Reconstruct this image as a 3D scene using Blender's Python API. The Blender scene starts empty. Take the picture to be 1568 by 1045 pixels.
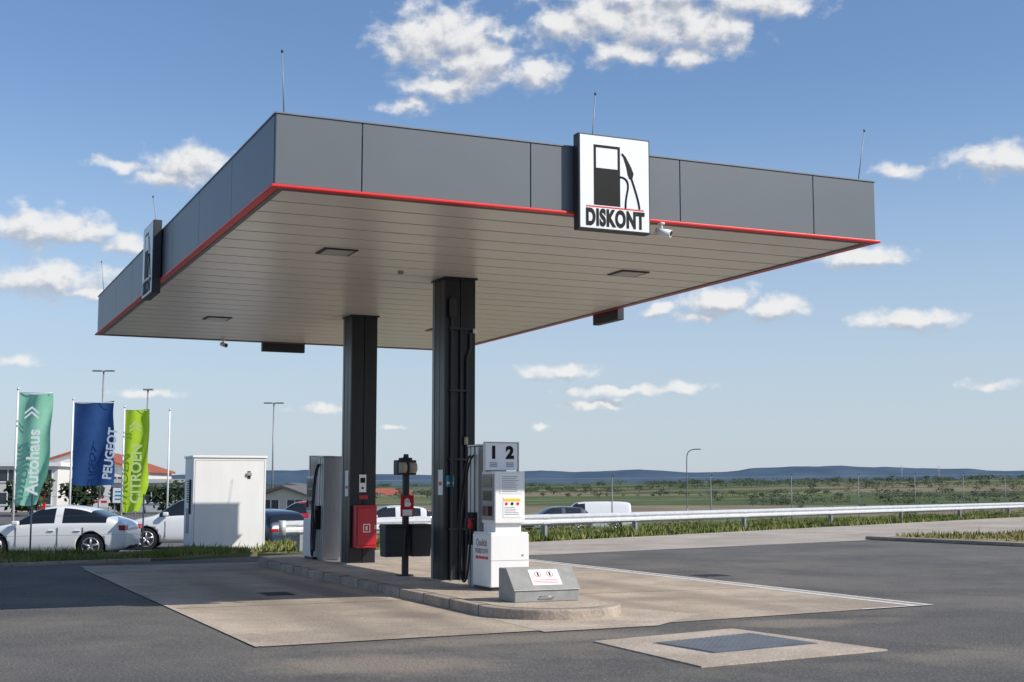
import bpy, bmesh, math, random
from mathutils import Vector, Matrix, noise
R=math.radians
random.seed(7)
HEAD=R(24.07); CH,SH=math.cos(HEAD),math.sin(HEAD)
CAM=(-3.58,-14.615)
def P(X,Y): return (CAM[0]+CH*X+SH*Y, CAM[1]-SH*X+CH*Y)
scene=bpy.context.scene
col=scene.collection

# ---------------- materials ----------------
def nt(m):
    m.use_nodes=True
    t=m.node_tree
    return t,t.nodes,t.links
def mat(name,c,rough=.5,metal=0,var=0.12,scale=3.0,bump=0.0,bscale=40,spec=.5,c2=None,coat=0,detail=4,streak=None):
    m=bpy.data.materials.new(name); t,n,l=nt(m)
    b=n['Principled BSDF']
    b.inputs['Roughness'].default_value=rough; b.inputs['Metallic'].default_value=metal
    b.inputs['Specular IOR Level'].default_value=spec
    if coat: b.inputs['Coat Weight'].default_value=coat; b.inputs['Coat Roughness'].default_value=.05
    tc=n.new('ShaderNodeTexCoord'); mp=n.new('ShaderNodeMapping')
    l.new(tc.outputs['Object'],mp.inputs['Vector'])
    if streak: mp.inputs['Scale'].default_value=streak
    no=n.new('ShaderNodeTexNoise'); no.inputs['Scale'].default_value=scale; no.inputs['Detail'].default_value=detail; no.inputs['Roughness'].default_value=.6
    l.new(mp.outputs[0],no.inputs['Vector'])
    cr=n.new('ShaderNodeValToRGB'); cr.color_ramp.elements[0].position=.3; cr.color_ramp.elements[1].position=.7
    if c2 is None:
        a=[max(0,x*(1-var)) for x in c]; d=[min(1,x*(1+var)) for x in c]
    else: a,d=c,c2
    cr.color_ramp.elements[0].color=(*a,1); cr.color_ramp.elements[1].color=(*d,1)
    l.new(no.outputs['Fac'],cr.inputs[0]); l.new(cr.outputs[0],b.inputs['Base Color'])
    if bump:
        n2=n.new('ShaderNodeTexNoise'); n2.inputs['Scale'].default_value=bscale; n2.inputs['Detail'].default_value=3
        l.new(tc.outputs['Object'],n2.inputs['Vector'])
        bp=n.new('ShaderNodeBump'); bp.inputs['Strength'].default_value=bump; bp.inputs['Distance'].default_value=.01
        l.new(n2.outputs['Fac'],bp.inputs['Height']); l.new(bp.outputs[0],b.inputs['Normal'])
    return m

def ground_mat(name,base,dark,light,big=.35,stain=(.16,.14,.12),stain_amt=.4,grain=30,grainamt=.35,cracks=True,spec=.3,speck=.3,spots=(),dim='2D'):
    m=bpy.data.materials.new(name); t,n,l=nt(m); b=n['Principled BSDF']
    b.inputs['Roughness'].default_value=.85; b.inputs['Specular IOR Level'].default_value=spec
    tc=n.new('ShaderNodeTexCoord'); V=tc.outputs['Object']
    def N(s,d=6,r=.6,off=0):
        mp=n.new('ShaderNodeMapping'); mp.inputs['Location'].default_value=(off,off*1.7,0); l.new(V,mp.inputs['Vector'])
        x=n.new('ShaderNodeTexNoise'); x.noise_dimensions=dim; x.inputs['Scale'].default_value=s; x.inputs['Detail'].default_value=d; x.inputs['Roughness'].default_value=r
        l.new(mp.outputs[0],x.inputs['Vector']); return x
    def ramp(f,p0,p1,c0,c1):
        x=n.new('ShaderNodeValToRGB'); x.color_ramp.elements[0].position=p0; x.color_ramp.elements[1].position=p1
        x.color_ramp.elements[0].color=(*c0,1); x.color_ramp.elements[1].color=(*c1,1); l.new(f,x.inputs[0]); return x.outputs[0]
    def mix(f,a,c,mode='MIX'):
        x=n.new('ShaderNodeMix'); x.data_type='RGBA'; x.blend_type=mode
        if isinstance(f,float): x.inputs[0].default_value=f
        else: l.new(f,x.inputs[0])
        for s,v in ((6,a),(7,c)):
            if isinstance(v,tuple): x.inputs[s].default_value=(*v,1)
            else: l.new(v,x.inputs[s])
        return x.outputs[2]
    nb=N(big,6,.7)
    c0=ramp(nb.outputs['Fac'],.36,.64,dark,light)
    ns=N(.3,5,.72,13)
    c1=mix(ramp(ns.outputs['Fac'],.5,.66,(0,0,0),(stain_amt,)*3),c0,stain)
    for (sx_,sy_,rx,ry,amt,cc) in spots:
        a1=n.new('ShaderNodeVectorMath'); a1.operation='MULTIPLY_ADD'; l.new(V,a1.inputs[0]); a1.inputs[1].default_value=(1/rx,1/ry,0); a1.inputs[2].default_value=(-sx_/rx,-sy_/ry,0)
        ln=n.new('ShaderNodeVectorMath'); ln.operation='LENGTH'; l.new(a1.outputs[0],ln.inputs[0])
        ad=n.new('ShaderNodeMath'); ad.operation='MULTIPLY_ADD'; l.new(nb.outputs['Fac'],ad.inputs[0]); ad.inputs[1].default_value=-2.6; l.new(ln.outputs['Value'],ad.inputs[2])
        mr=n.new('ShaderNodeMapRange'); mr.interpolation_type='SMOOTHSTEP'; l.new(ad.outputs[0],mr.inputs[0]); mr.inputs[1].default_value=-.9; mr.inputs[2].default_value=.1; mr.inputs[3].default_value=amt; mr.inputs[4].default_value=0
        c1=mix(mr.outputs[0],c1,cc)
    ng=N(grain,4,.75,3)
    g=ramp(ng.outputs['Fac'],.36,.62,(1-grainamt,)*3,(1.0,)*3)
    c2=mix(1.0,c1,g,'MULTIPLY')
    ng2=N(grain*.7,3,.7,31)
    gl=ramp(ng2.outputs['Fac'],.58,.70,(0,0,0),(speck,)*3)
    c3=mix(gl,c2,tuple(min(1,x*1.9) for x in base))
    if cracks:
        vo=n.new('ShaderNodeTexVoronoi'); vo.voronoi_dimensions='2D'; vo.feature='DISTANCE_TO_EDGE'; vo.inputs['Scale'].default_value=.16
        va=n.new('ShaderNodeVectorMath'); va.operation='MULTIPLY_ADD'; l.new(nb.outputs['Color'],va.inputs[0]); va.inputs[1].default_value=(2.5,2.5,0); l.new(V,va.inputs[2])
        l.new(va.outputs[0],vo.inputs['Vector'])
        ck=ramp(vo.outputs['Distance'],.0,.004,(.5,)*3,(0,0,0))
        c3=mix(ck,c3,tuple(x*.4 for x in base))
    l.new(c3,b.inputs['Base Color'])
    bp=n.new('ShaderNodeBump'); bp.inputs['Strength'].default_value=.7; bp.inputs['Distance'].default_value=.02
    l.new(ng.outputs['Fac'],bp.inputs['Height']); l.new(bp.outputs[0],b.inputs['Normal'])
    return m

M={}
TAN=(.37,.305,.235)
M['asphalt']=ground_mat('asphalt',(.17,.16,.148),(.125,.119,.112),(.185,.173,.158),stain=(.26,.228,.185),stain_amt=.55,grain=34,grainamt=.45,speck=.5,
   spots=((.4,-2.9,1.0,.8,.75,TAN),(2.2,-1.5,1.6,.35,.5,TAN),(6.2,-1.3,1.3,.45,.6,TAN),(5.6,-4.4,.9,.5,.35,TAN),(-3,-4,2.2,1.5,.5,(.09,.088,.086)),(10.5,4,1.0,3,.5,(.22,.20,.175)),(9,-3.5,2.5,1.2,.5,(.10,.098,.095))))
M['asphalt2']=ground_mat('old_asphalt',(.13,.127,.123),(.12,.117,.113),(.17,.165,.16),stain=(.2,.18,.16),stain_amt=.4,grain=20,grainamt=.3)
DRK=(.21,.172,.14)
M['concrete']=ground_mat('concrete_pad',(.48,.40,.31),(.42,.345,.265),(.60,.50,.39),big=.5,stain=(.32,.265,.215),stain_amt=.7,grain=26,grainamt=.22,cracks=False,speck=.12,
   spots=((1.0,4,.45,6,.45,DRK),(2.3,5,.35,6,.6,DRK),(5.5,5,.3,6,.45,DRK),(7.0,4,.4,5,.4,DRK),(2.0,1.6,.5,.5,.5,DRK),(6.3,2.4,.6,.4,.5,DRK)))
M['slab']=ground_mat('concrete_slab',(.54,.45,.36),(.48,.395,.31),(.62,.52,.42),big=1.2,stain=(.40,.335,.27),stain_amt=.6,grain=26,grainamt=.3,cracks=False,speck=.15)
M['kerb']=ground_mat('concrete_kerb',(.42,.36,.29),(.32,.275,.225),(.54,.45,.36),big=1.2,stain=(.24,.205,.17),stain_amt=.6,grain=22,grainamt=.25,cracks=False,speck=.1,dim='3D')
M['road']=ground_mat('service_road',(.46,.40,.335),(.40,.345,.285),(.53,.46,.385),big=.4,stain=(.32,.28,.24),stain_amt=.6,grain=14,grainamt=.25,cracks=False,speck=.1)
M['line']=mat('road_paint',(.50,.475,.44),.7,var=.2,scale=14,c2=(.82,.82,.80),spec=.3)
M['fascia']=mat('fascia_grey',(.125,.137,.148),.42,.15,var=.04,scale=.8)
M['dark']=mat('dark_gap',(.008,.008,.009),.8)
M['red']=mat('red_trim',(.70,.015,.012),.4,var=.06)
M['redbox']=mat('red_enamel',(.45,.010,.02),.35,var=.06)
M['ceil']=mat('ceiling_panel',(.80,.755,.68),.28,.0,var=.03,scale=.7,streak=(.3,2.5,1))
M['column']=mat('column_cladding',(.014,.015,.017),.34,.0,var=.15,scale=1.5,spec=.35)
M['colflange']=mat('column_edge',(.20,.21,.22),.35,.3,var=.1)
M['white']=mat('white_enamel',(.82,.82,.81),.35,var=.02,scale=2)
M['whitedirty']=mat('white_panel',(.79,.785,.77),.45,var=.04,scale=1.2,streak=(3,3,.6))
M['steel']=mat('brushed_steel',(.45,.45,.45),.35,.6,var=.1,scale=4,streak=(8,8,.6))
M['galv']=mat('galvanised_steel',(.60,.61,.62),.45,.3,var=.12,scale=5)
M['post']=mat('grey_post',(.27,.28,.29),.5,.3,var=.12)
M['black']=mat('black_paint',(.012,.012,.013),.45)
M['rubber']=mat('rubber',(.014,.014,.014),.65)
M['bin']=mat('charcoal_plastic',(.035,.038,.042),.5,spec=.35)
M['binmetal']=mat('grey_box_metal',(.31,.31,.295),.45,.3,var=.15,scale=5)
M['screen']=mat('display_glass',(.03,.035,.035),.1)
M['panelgrey']=mat('panel_grey',(.27,.27,.265),.5)
M['beige']=mat('beige_plastic',(.42,.37,.28),.5)
M['blue']=mat('blue_label',(.02,.25,.45),.5)
M['yellow']=mat('yellow_label',(.8,.55,.03),.5)
M['ink']=mat('printed_ink',(.012,.012,.012),.6,spec=.2)
M['greyink']=mat('grey_ink',(.22,.22,.24),.6)
M['checker']=mat('steel_cover',(.12,.135,.16),.5,.5,var=.25,scale=6,bump=.6,bscale=60)
M['lens']=mat('lamp_diffuser',(.42,.41,.38),.35)
M['soil']=mat('dry_soil',(.13,.11,.065),.95,var=.3,scale=3,c2=(.08,.11,.03))

def grass_mat(name,c1,c2,c3,sc=.9):
    m=bpy.data.materials.new(name); t,n,l=nt(m); b=n['Principled BSDF']; b.inputs['Roughness'].default_value=.8; b.inputs['Specular IOR Level'].default_value=.2
    tc=n.new('ShaderNodeTexCoord'); no=n.new('ShaderNodeTexNoise'); no.inputs['Scale'].default_value=sc; no.inputs['Detail'].default_value=5; no.inputs['Roughness'].default_value=.75
    l.new(tc.outputs['Object'],no.inputs['Vector'])
    cr=n.new('ShaderNodeValToRGB'); cr.color_ramp.elements[0].position=.36; cr.color_ramp.elements[1].position=.66
    cr.color_ramp.elements[0].color=(*c1,1); cr.color_ramp.elements[1].color=(*c3,1); e=cr.color_ramp.elements.new(.5); e.color=(*c2,1)
    l.new(no.outputs['Fac'],cr.inputs[0]); l.new(cr.outputs[0],b.inputs['Base Color'])
    return m
M['grass']=grass_mat('grass',(.09,.13,.028),(.17,.20,.05),(.34,.30,.13))
M['drygrass']=grass_mat('dry_grass',(.14,.15,.045),(.25,.22,.09),(.38,.31,.17))
M['foliage']=grass_mat('foliage',(.018,.034,.015),(.036,.055,.022),(.075,.09,.034),.15)

# ---------------- helpers ----------------
def G(name,loc=(0,0,0),rz=0,rot=None):
    e=bpy.data.objects.new(name,None); col.objects.link(e); e.empty_display_size=.2
    e.location=loc; e.rotation_euler=rot if rot else (0,0,rz); return e
def link(o,parent=None):
    col.objects.link(o)
    if parent: o.parent=parent
    return o
def mesh(name,verts,faces,m,parent=None,smooth=False,bevel=0):
    me=bpy.data.meshes.new(name); me.from_pydata([tuple(v) for v in verts],[],faces); me.update()
    bm=bmesh.new(); bm.from_mesh(me); bmesh.ops.recalc_face_normals(bm,faces=bm.faces); bm.to_mesh(me); bm.free()
    o=bpy.data.objects.new(name,me)
    if m: me.materials.append(m)
    if smooth:
        for p in me.polygons: p.use_smooth=True
    if bevel:
        bv=o.modifiers.new('b','BEVEL'); bv.width=bevel; bv.segments=2; bv.limit_method='ANGLE'
    return link(o,parent)
def box(name,a,b,m,parent=None,bevel=0):
    x0,y0,z0=a; x1,y1,z1=b
    v=[(x0,y0,z0),(x1,y0,z0),(x1,y1,z0),(x0,y1,z0),(x0,y0,z1),(x1,y0,z1),(x1,y1,z1),(x0,y1,z1)]
    f=[(0,3,2,1),(4,5,6,7),(0,1,5,4),(1,2,6,5),(2,3,7,6),(3,0,4,7)]
    return mesh(name,v,f,m,parent,bevel=bevel)
def boxes(name,lst,m,parent=None,bevel=0):
    V=[];F=[]
    for a,b in lst:
        x0,y0,z0=a; x1,y1,z1=b; k=len(V)
        V+=[(x0,y0,z0),(x1,y0,z0),(x1,y1,z0),(x0,y1,z0),(x0,y0,z1),(x1,y0,z1),(x1,y1,z1),(x0,y1,z1)]
        F+=[tuple(k+i for i in q) for q in [(0,3,2,1),(4,5,6,7),(0,1,5,4),(1,2,6,5),(2,3,7,6),(3,0,4,7)]]
    return mesh(name,V,F,m,parent,bevel=bevel)
def cyl(name,p0,p1,r0,r1,m,parent=None,seg=12):
    p0=Vector(p0);p1=Vector(p1); d=(p1-p0).normalized()
    u=d.orthogonal().normalized(); w=d.cross(u)
    V=[];F=[]
    for p,r in((p0,r0),(p1,r1)):
        for i in range(seg):
            t=2*math.pi*i/seg; V.append(p+u*math.cos(t)*r+w*math.sin(t)*r)
    for i in range(seg): F.append((i,(i+1)%seg,seg+(i+1)%seg,seg+i))
    F.append(tuple(range(seg))[::-1]); F.append(tuple(range(seg,2*seg)))
    o=mesh(name,V,F,m,parent)
    for p in o.data.polygons: p.use_smooth = len(p.vertices)==4
    return o
def tube(name,pts,r,m,parent=None,bez=True):
    cu=bpy.data.curves.new(name,'CURVE'); cu.dimensions='3D'; cu.bevel_depth=r; cu.bevel_resolution=3; cu.resolution_u=8
    s=cu.splines.new('NURBS' if bez else 'POLY'); s.points.add(len(pts)-1)
    for i,p in enumerate(pts): s.points[i].co=(*p,1)
    if bez: s.order_u=4 if len(pts)>3 else 3; s.use_endpoint_u=True
    cu.materials.append(m); o=bpy.data.objects.new(name,cu); return link(o,parent)
def txt(name,body,size,loc,rot,m,parent=None,sx=1,bold=0,align='CENTER',sp=1):
    cu=bpy.data.curves.new(name,'FONT'); cu.body=body; cu.size=size; cu.align_x=align; cu.align_y='CENTER'; cu.offset=bold; cu.extrude=.001; cu.space_character=sp
    cu.materials.append(m); o=bpy.data.objects.new(name,cu); o.location=loc; o.rotation_euler=rot; o.scale=(sx,1,1); return link(o,parent)
FB=(R(90),0,0); FA=(R(90),0,R(-90))
def sheet(name,pts,z,m,parent=None):
    return mesh(name,[(x,y,z) for x,y in pts],[tuple(range(len(pts)))],m,parent)
def prism(name,pts,z0,z1,m,parent=None,bevel=0):
    n=len(pts); V=[(x,y,z0) for x,y in pts]+[(x,y,z1) for x,y in pts]
    F=[tuple(range(n))[::-1],tuple(range(n,2*n))]+[(i,(i+1)%n,n+(i+1)%n,n+i) for i in range(n)]
    return mesh(name,V,F,m,parent,bevel=bevel)

# ---------------- terrain ----------------
LOT=-.26
RL0=(1.27,42.3); RD=(.626,.78)
RD=(RD[0]/math.hypot(*RD),RD[1]/math.hypot(*RD))
def sst(x): x=max(0,min(1,x)); return x*x*(3-2*x)
def beyond(X,Y): return -RD[1]*(X-RL0[0])+RD[0]*(Y-RL0[1])
def tz(X,Y):
    if Y<30: return -.35
    d=beyond(X,Y)
    f=sst((X/max(Y,1)+.24)/.08)
    z=-.35-1.5*sst((d-2)/24)*f
    if Y>140:
        k=sst((Y-250)/1700)
        rx=max(-.3,min(.5,X/Y))
        z+=k*(4+30*max(0,rx))
        z+=sst((Y-200)/500)*2.2*noise.noise(Vector((X/260,Y/260,.3)))
    return z
ys=[-60,-20,5,20,30]+[30+i*2.5 for i in range(1,30)]
y=ys[-1]
while y<9000: y*=1.07; ys.append(y)
V=[];F=[]
nx=90
for y in ys:
    half=max(90,y*1.1)
    for i in range(nx+1):
        X=-half+2*half*i/nx
        a,b=P(X,y); V.append((a,b,tz(X,y)))
for j in range(len(ys)-1):
    for i in range(nx):
        k=j*(nx+1)+i; F.append((k,k+1,k+nx+2,k+nx+1))
def field_mat():
    m=bpy.data.materials.new('fields'); t,n,l=nt(m); b=n['Principled BSDF']; b.inputs['Roughness'].default_value=.9; b.inputs['Specular IOR Level'].default_value=.1
    tc=n.new('ShaderNodeTexCoord'); mp=n.new('ShaderNodeMapping'); mp.inputs['Rotation'].default_value=(0,0,R(35)); mp.inputs['Scale'].default_value=(.004,.013,.01)
    l.new(tc.outputs['Object'],mp.inputs['Vector'])
    vo=n.new('ShaderNodeTexVoronoi'); vo.inputs['Scale'].default_value=1; l.new(mp.outputs[0],vo.inputs['Vector'])
    sp=n.new('ShaderNodeSeparateColor'); l.new(vo.outputs['Color'],sp.inputs[0])
    cr=n.new('ShaderNodeValToRGB'); cr.color_ramp.interpolation='CONSTANT'
    cs=[(0,(.09,.12,.045)),(.25,(.13,.155,.06)),(.45,(.07,.085,.038)),(.6,(.18,.16,.09)),(.74,(.11,.15,.05)),(.9,(.24,.20,.13))]
    e=cr.color_ramp.elements; e[0].position=0; e[0].color=(*cs[0][1],1); e[1].position=cs[1][0]; e[1].color=(*cs[1][1],1)
    for p,c in cs[2:]: x=e.new(p); x.color=(*c,1)
    l.new(sp.outputs[0],cr.inputs[0])
    no=n.new('ShaderNodeTexNoise'); no.inputs['Scale'].default_value=.08; no.inputs['Detail'].default_value=5; l.new(tc.outputs['Object'],no.inputs['Vector'])
    r2=n.new('ShaderNodeValToRGB'); r2.color_ramp.elements[0].position=.35; r2.color_ramp.elements[0].color=(.65,.65,.65,1); r2.color_ramp.elements[1].position=.65; r2.color_ramp.elements[1].color=(1.1,1.1,1.1,1); l.new(no.outputs['Fac'],r2.inputs[0])
    mx=n.new('ShaderNodeMix'); mx.data_type='RGBA'; mx.blend_type='MULTIPLY'; mx.inputs[0].default_value=1; l.new(cr.outputs[0],mx.inputs[6]); l.new(r2.outputs[0],mx.inputs[7])
    l.new(mx.outputs[2],b.inputs['Base Color']); return m
M['field']=field_mat()
mesh('ground',V,F,M['field'],smooth=True)

def rl(s,off): return (RL0[0]+RD[0]*s+RD[1]*off, RL0[1]+RD[1]*s-RD[0]*off)
asph=[(-80,-40),(90,-40),(90,100),rl(85,.9),rl(-10.5,.9),(-7.3,30.1),(-31.5,11.1),(-80,-25)]
sheet('forecourt_asphalt',[P(*p) for p in asph],0,M['asphalt'])
park=[(-34.2,14.3),(-9.4,33.2),(-7.2,35.2),(-9,48),(-22,125),(-110,125),(-110,-40)]
sheet('parking_lot_asphalt',[P(*p) for p in park],LOT,M['asphalt2'])
road=[(-3.2,29.6),(1.0,32.6),(10.8,41.3),(16.5,47.2),(32,64),(60,96),rl(78,.95),rl(40,.95),rl(0,.95),rl(-9.5,.95)]
sheet('service_road',[P(*p) for p in road],.004,M['road'])

def scatter(name,poly,n,h0,h1,m,w=.05,z=0,zf=None):
    pts=[Vector((p[0],p[1])) for p in poly]
    xs=[p.x for p in pts]; yy=[p.y for p in pts]
    def inside(x,y):
        c=False; j=len(pts)-1
        for i in range(len(pts)):
            if (pts[i].y>y)!=(pts[j].y>y) and x<(pts[j].x-pts[i].x)*(y-pts[i].y)/(pts[j].y-pts[i].y)+pts[i].x: c=not c
            j=i
        return c
    V=[];F=[];k=0;t=0
    while k<n and t<n*60:
        t+=1
        X=random.uniform(min(xs),max(xs)); Y=random.uniform(min(yy),max(yy))
        if not inside(X,Y): continue
        cl=noise.noise(Vector((X*.6,Y*.6,2)))
        if cl<-.15 and random.random()<.75: continue
        k+=1
        a,b=P(X,Y); th=random.uniform(0,math.pi); h=random.uniform(h0,h1)*(1+1.1*cl)*(1.7 if random.random()<.04 else 1); dx,dy=math.cos(th)*w*.5,math.sin(th)*w*.5
        lx,ly=random.uniform(-.5,.5)*h,random.uniform(-.5,.5)*h
        zz=zf(X,Y) if zf else z; q=len(V)
        V+=[(a-dx,b-dy,zz-.01),(a+dx,b+dy,zz-.01),(a+lx,b+ly,zz+h)]; F.append((q,q+1,q+2))
    return mesh(name,V,F,m)
strip=[(-7.3,30.1),(-6.2,32.8),(-7.2,35.2),(-9.4,33.2),(-34.2,14.3),(-31.5,11.1)]
prism('grass_verge',[P(*p) for p in strip],-.4,.05,M['soil'])
vs=[(-6.3,32.6),(-7.4,30.3),(-20,20.4),(-21.5,23.6),(-9.3,33.0),(-7.3,35)]
scatter('verge_grass',vs,18000,.03,.13,M['grass'],.05,z=.05)
vr=[rl(-11,.8),rl(90,.8),rl(90,-3.2),rl(-13,-3.2)]
prism('rail_verge_soil',[P(*p) for p in vr],-.5,-.012,M['soil'])
scatter('rail_verge_grass',[rl(-11,.7),rl(45,.7),rl(45,-3),rl(-12,-3)],34000,.04,.2,M['grass'],.06,z=-.01)
isl=[(11,41.9),(13.95,36.8),(24,30.5),(40,30),(40,62),(24,50)]
gi=prism('grass_island',[P(*p) for p in isl],0,.11,M['kerb'],bevel=.03)
ii=[(11.7,41.6),(14.2,37.2),(24,31),(39.6,30.5),(39.6,61),(24,49.4)]
o=sheet('turf',[P(*p) for p in ii],.115,M['drygrass'],gi)
scatter('island_grass',[(11.8,41.5),(14.4,37.4),(22,32.5),(24,49)],9000,.03,.14,M['drygrass'],.06,z=.115)
def kerbline(name,p0,p1,w=.14,h=.1,z=0,seg=1.0):
    g=G(name,(*P(*p0),0)); d=Vector(P(*p1))-Vector(P(*p0)); L=d.length; g.rotation_euler=(0,0,math.atan2(d.y,d.x))
    boxes('stones',[((i*seg,0,z-.05),(min(L,(i+1)*seg)-.012,w,z+h)) for i in range(int(L/seg))],M['kerb'],g,bevel=.012)
kerbline('kerb',(-31.5,11.1-.1),(-7.3,30.0),h=.07)

# ---------------- pad, markings, slab ----------------
pad=[(-.3,-1.05),(4.2,-.72),(9.15,-.05),(9.0,14.2),(-.4,14.2)]
sheet('concrete_pad',pad,.008,M['concrete'])
mk=G('pad_joint')
boxes('joints',[((-.35,b,.0085),(9.0,b+.014,.0095)) for b in (3.6,7.9,11.6)],M['bin'],mk)
sheet('road_marking',[(8.86,-.05),(9.0,-.03),(8.92,13.6),(8.8,13.6)],.012,M['line'])
sheet('road_marking',[(9.14,.0),(9.25,.0),(9.12,13.9),(9.03,13.9)],.012,M['line'])
sheet('road_marking',[(7.9,-.24),(9.25,-.06),(9.25,-.0),(7.9,-.17)],.013,M['line'])
sheet('road_marking',[(-.37,-1.1),(-.3,-1.06),(-.4,13.2),(-.46,13.2)],.012,M['slab'])
sheet('road_marking',[(-.3,-1.1),(-.3,-1.06),(4.2,-.73),(4.2,-.765)],.012,M['slab'])
sheet('concrete_apron',[(2.9,-1.0),(4.4,-.92),(5.6,.1),(5.0,1.6),(2.95,1.0)],.0105,M['slab'])
sl=G('manhole_slab')
prism('slab',[(2.93,-4.2),(5.28,-3.88),(4.99,-1.58),(2.96,-2.05)],-.02,.014,M['slab'],sl)
cv=G('manhole_cover')
cvp=[(3.57,-3.42),(4.93,-3.17),(4.85,-2.12),(3.47,-2.48)]
prism('cover',cvp,.0,.022,M['checker'],cv)
c=Vector((sum(p[0] for p in cvp)/4,sum(p[1] for p in cvp)/4))
fr=[tuple(c+(Vector(p)-c)*1.05) for p in cvp]; prism('frame',fr,0,.018,M['checker'],cv)
V=[];F=[]
for i in range(34):
    for j in range(26):
        u=(i+.5)/34; v=(j+.5)/26
        p=(Vector(cvp[0])*(1-u)+Vector(cvp[1])*u)*(1-v)+(Vector(cvp[3])*(1-u)+Vector(cvp[2])*u)*v
        th=R(45) if (i+j)%2 else R(-45); d=Vector((math.cos(th),math.sin(th)))*.013; e=Vector((-d.y,d.x))*.3; k=len(V)
        V+=[(*(p-d-e),.0225),(*(p+d-e),.0225),(*(p+d+e),.026),(*(p-d+e),.026)]; F.append((k,k+1,k+2,k+3))
mesh('treads',V,F,M['post'],cv)
dr=G('floor_drain'); box('grate',(1.3,5.2,.009),(1.7,5.75,.016),M['dark'],dr)
box('frame',(1.27,5.17,.0085),(1.73,5.78,.013),M['bin'],dr)
dr=G('floor_drain'); box('grate',(9.6,6.2,.001),(10.1,6.7,.012),M['dark'],dr); box('frame',(9.55,6.15,.0),(10.15,6.75,.008),M['checker'],dr)

# ---------------- island ----------------
IA0,IA1=2.98,4.82
r=(IA1-IA0)/2; pc=(IA0+IA1)/2
def isl_outline(ins):
    rr=r-ins; pts=[]
    for i in range(17):
        t=math.pi+math.pi*i/16; pts.append((pc+rr*math.cos(t),1.0+rr*math.sin(t)*1.05))
    for i in range(17):
        t=math.pi*i/16; pts.append((pc+rr*math.cos(t),12.9+rr*math.sin(t)*.8))
    return pts
ig=G('pump_island')
prism('kerb_ring',isl_outline(0),-.02,.135,M['kerb'],ig,bevel=.02)
sheet('top_surface',isl_outline(.16),.139,M['slab'],ig)
boxes('kerb_joints',[((IA0-.003,b,.01),(IA0+.17,b+.012,.141)) for b in [1.1+i for i in range(12)]],M['bin'],ig)

# ---------------- canopy ----------------
W_,D_,Z0,Z1=8.5,16.1,5.0,5.85
cg=G('fuel_station_canopy')
box('roof_core',(.06,.06,5.06),(W_-.06,D_-.06,5.72),M['dark'],cg)
def fascia(cuts,axis,pos,out):
    L=[]
    for i in range(len(cuts)-1):
        a,b=cuts[i]+.006,cuts[i+1]-.006
        t0,t1=(pos,pos+.055) if out<0 else (pos-.055,pos)
        if axis=='a': L.append(((a,t0,Z0+.03),(b,t1,Z1)))
        else: L.append(((t0,a,Z0+.03),(t1,b,Z1)))
    return L
ca=[0,1.03,3.2,5.34,7.45,W_]; cb=[.056,2.3,4.46,6.62,8.78,10.94,13.1,15.26,D_-.056]
boxes('fascia_front',fascia(ca,'a',0,-1),M['fascia'],cg,bevel=.004)
boxes('fascia_back',fascia(ca,'a',D_,1),M['fascia'],cg,bevel=.004)
boxes('fascia_side_a',fascia(cb,'b',0,-1),M['fascia'],cg,bevel=.004)
boxes('fascia_side_b',fascia(cb,'b',W_,1),M['fascia'],cg,bevel=.004)
boxes('top_cap',[((-.012,-.012,Z1+.001),(W_+.012,.09,Z1+.018)),((-.012,D_-.09,Z1+.001),(W_+.012,D_+.012,Z1+.018)),((-.012,.091,Z1+.001),(.09,D_-.091,Z1+.018)),((W_-.09,.091,Z1+.001),(W_+.012,D_-.091,Z1+.018))],M['colflange'],cg)
e=.045
boxes('red_trim',[((-e,-e,Z0-.012),(W_+e,.06,Z0+.022)),((-e,D_-.06,Z0-.012),(W_+e,D_+e,Z0+.022)),((-e,.061,Z0-.012),(.06,D_-.061,Z0+.022)),((W_-.06,.061,Z0-.012),(W_+e,D_-.061,Z0+.022))],M['red'],cg,bevel=.008)
boxes('edge_angle',[((.061,.061,Z0-.016),(W_-.061,.12,Z0+.02)),((.061,D_-.12,Z0-.016),(W_-.061,D_-.061,Z0+.02)),((.061,.121,Z0-.016),(.12,D_-.121,Z0+.02)),((W_-.12,.121,Z0-.016),(W_-.061,D_-.121,Z0+.02))],M['fascia'],cg)
n=24; w=(D_-.26)/n
boxes('ceiling_planks',[((.125,.13+i*w,Z0+.0),(W_-.125,.13+(i+1)*w-.045,Z0+.03)) for i in range(n)],M['ceil'],cg)
box('ceiling_backing',(.122,.122,Z0+.032),(W_-.122,D_-.122,Z0+.05),M['dark'],cg)
for x in (1.85,6.65):
    for y in (3.75,12.1):
        l_=G('ceiling_light',(x,y,Z0)); box('frame',(-.25,-.25,-.018),(.25,.25,-.001),M['bin'],l_,bevel=.004); box('lens',(-.2,-.2,-.022),(.2,.2,-.0185),M['lens'],l_)
l_=G('smoke_detector',(3.3,5.1,Z0)); cyl('housing',(0,0,-.04),(0,0,-.001),.04,.05,M['post'],l_)
for (x,y,lx,ly) in ((.12,.1,-.04,-.01),(4.1,.1,.06,0),(8.3,.1,.15,.02),(.1,8.6,-.12,0),(.1,15.9,-.08,0),(8.4,15.9,.05,.05)):
    g=G('lightning_rod',(x,y,Z1)); cyl('rod',(0,0,0),(lx,ly,.76),.008,.005,M['post'],g,6); cyl('ball',(lx,ly,.75),(lx,ly,.78),.013,.013,M['black'],g,6); box('foot',(-.04,-.04,0.019),(.04,.04,.04),M['post'],g)

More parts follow.
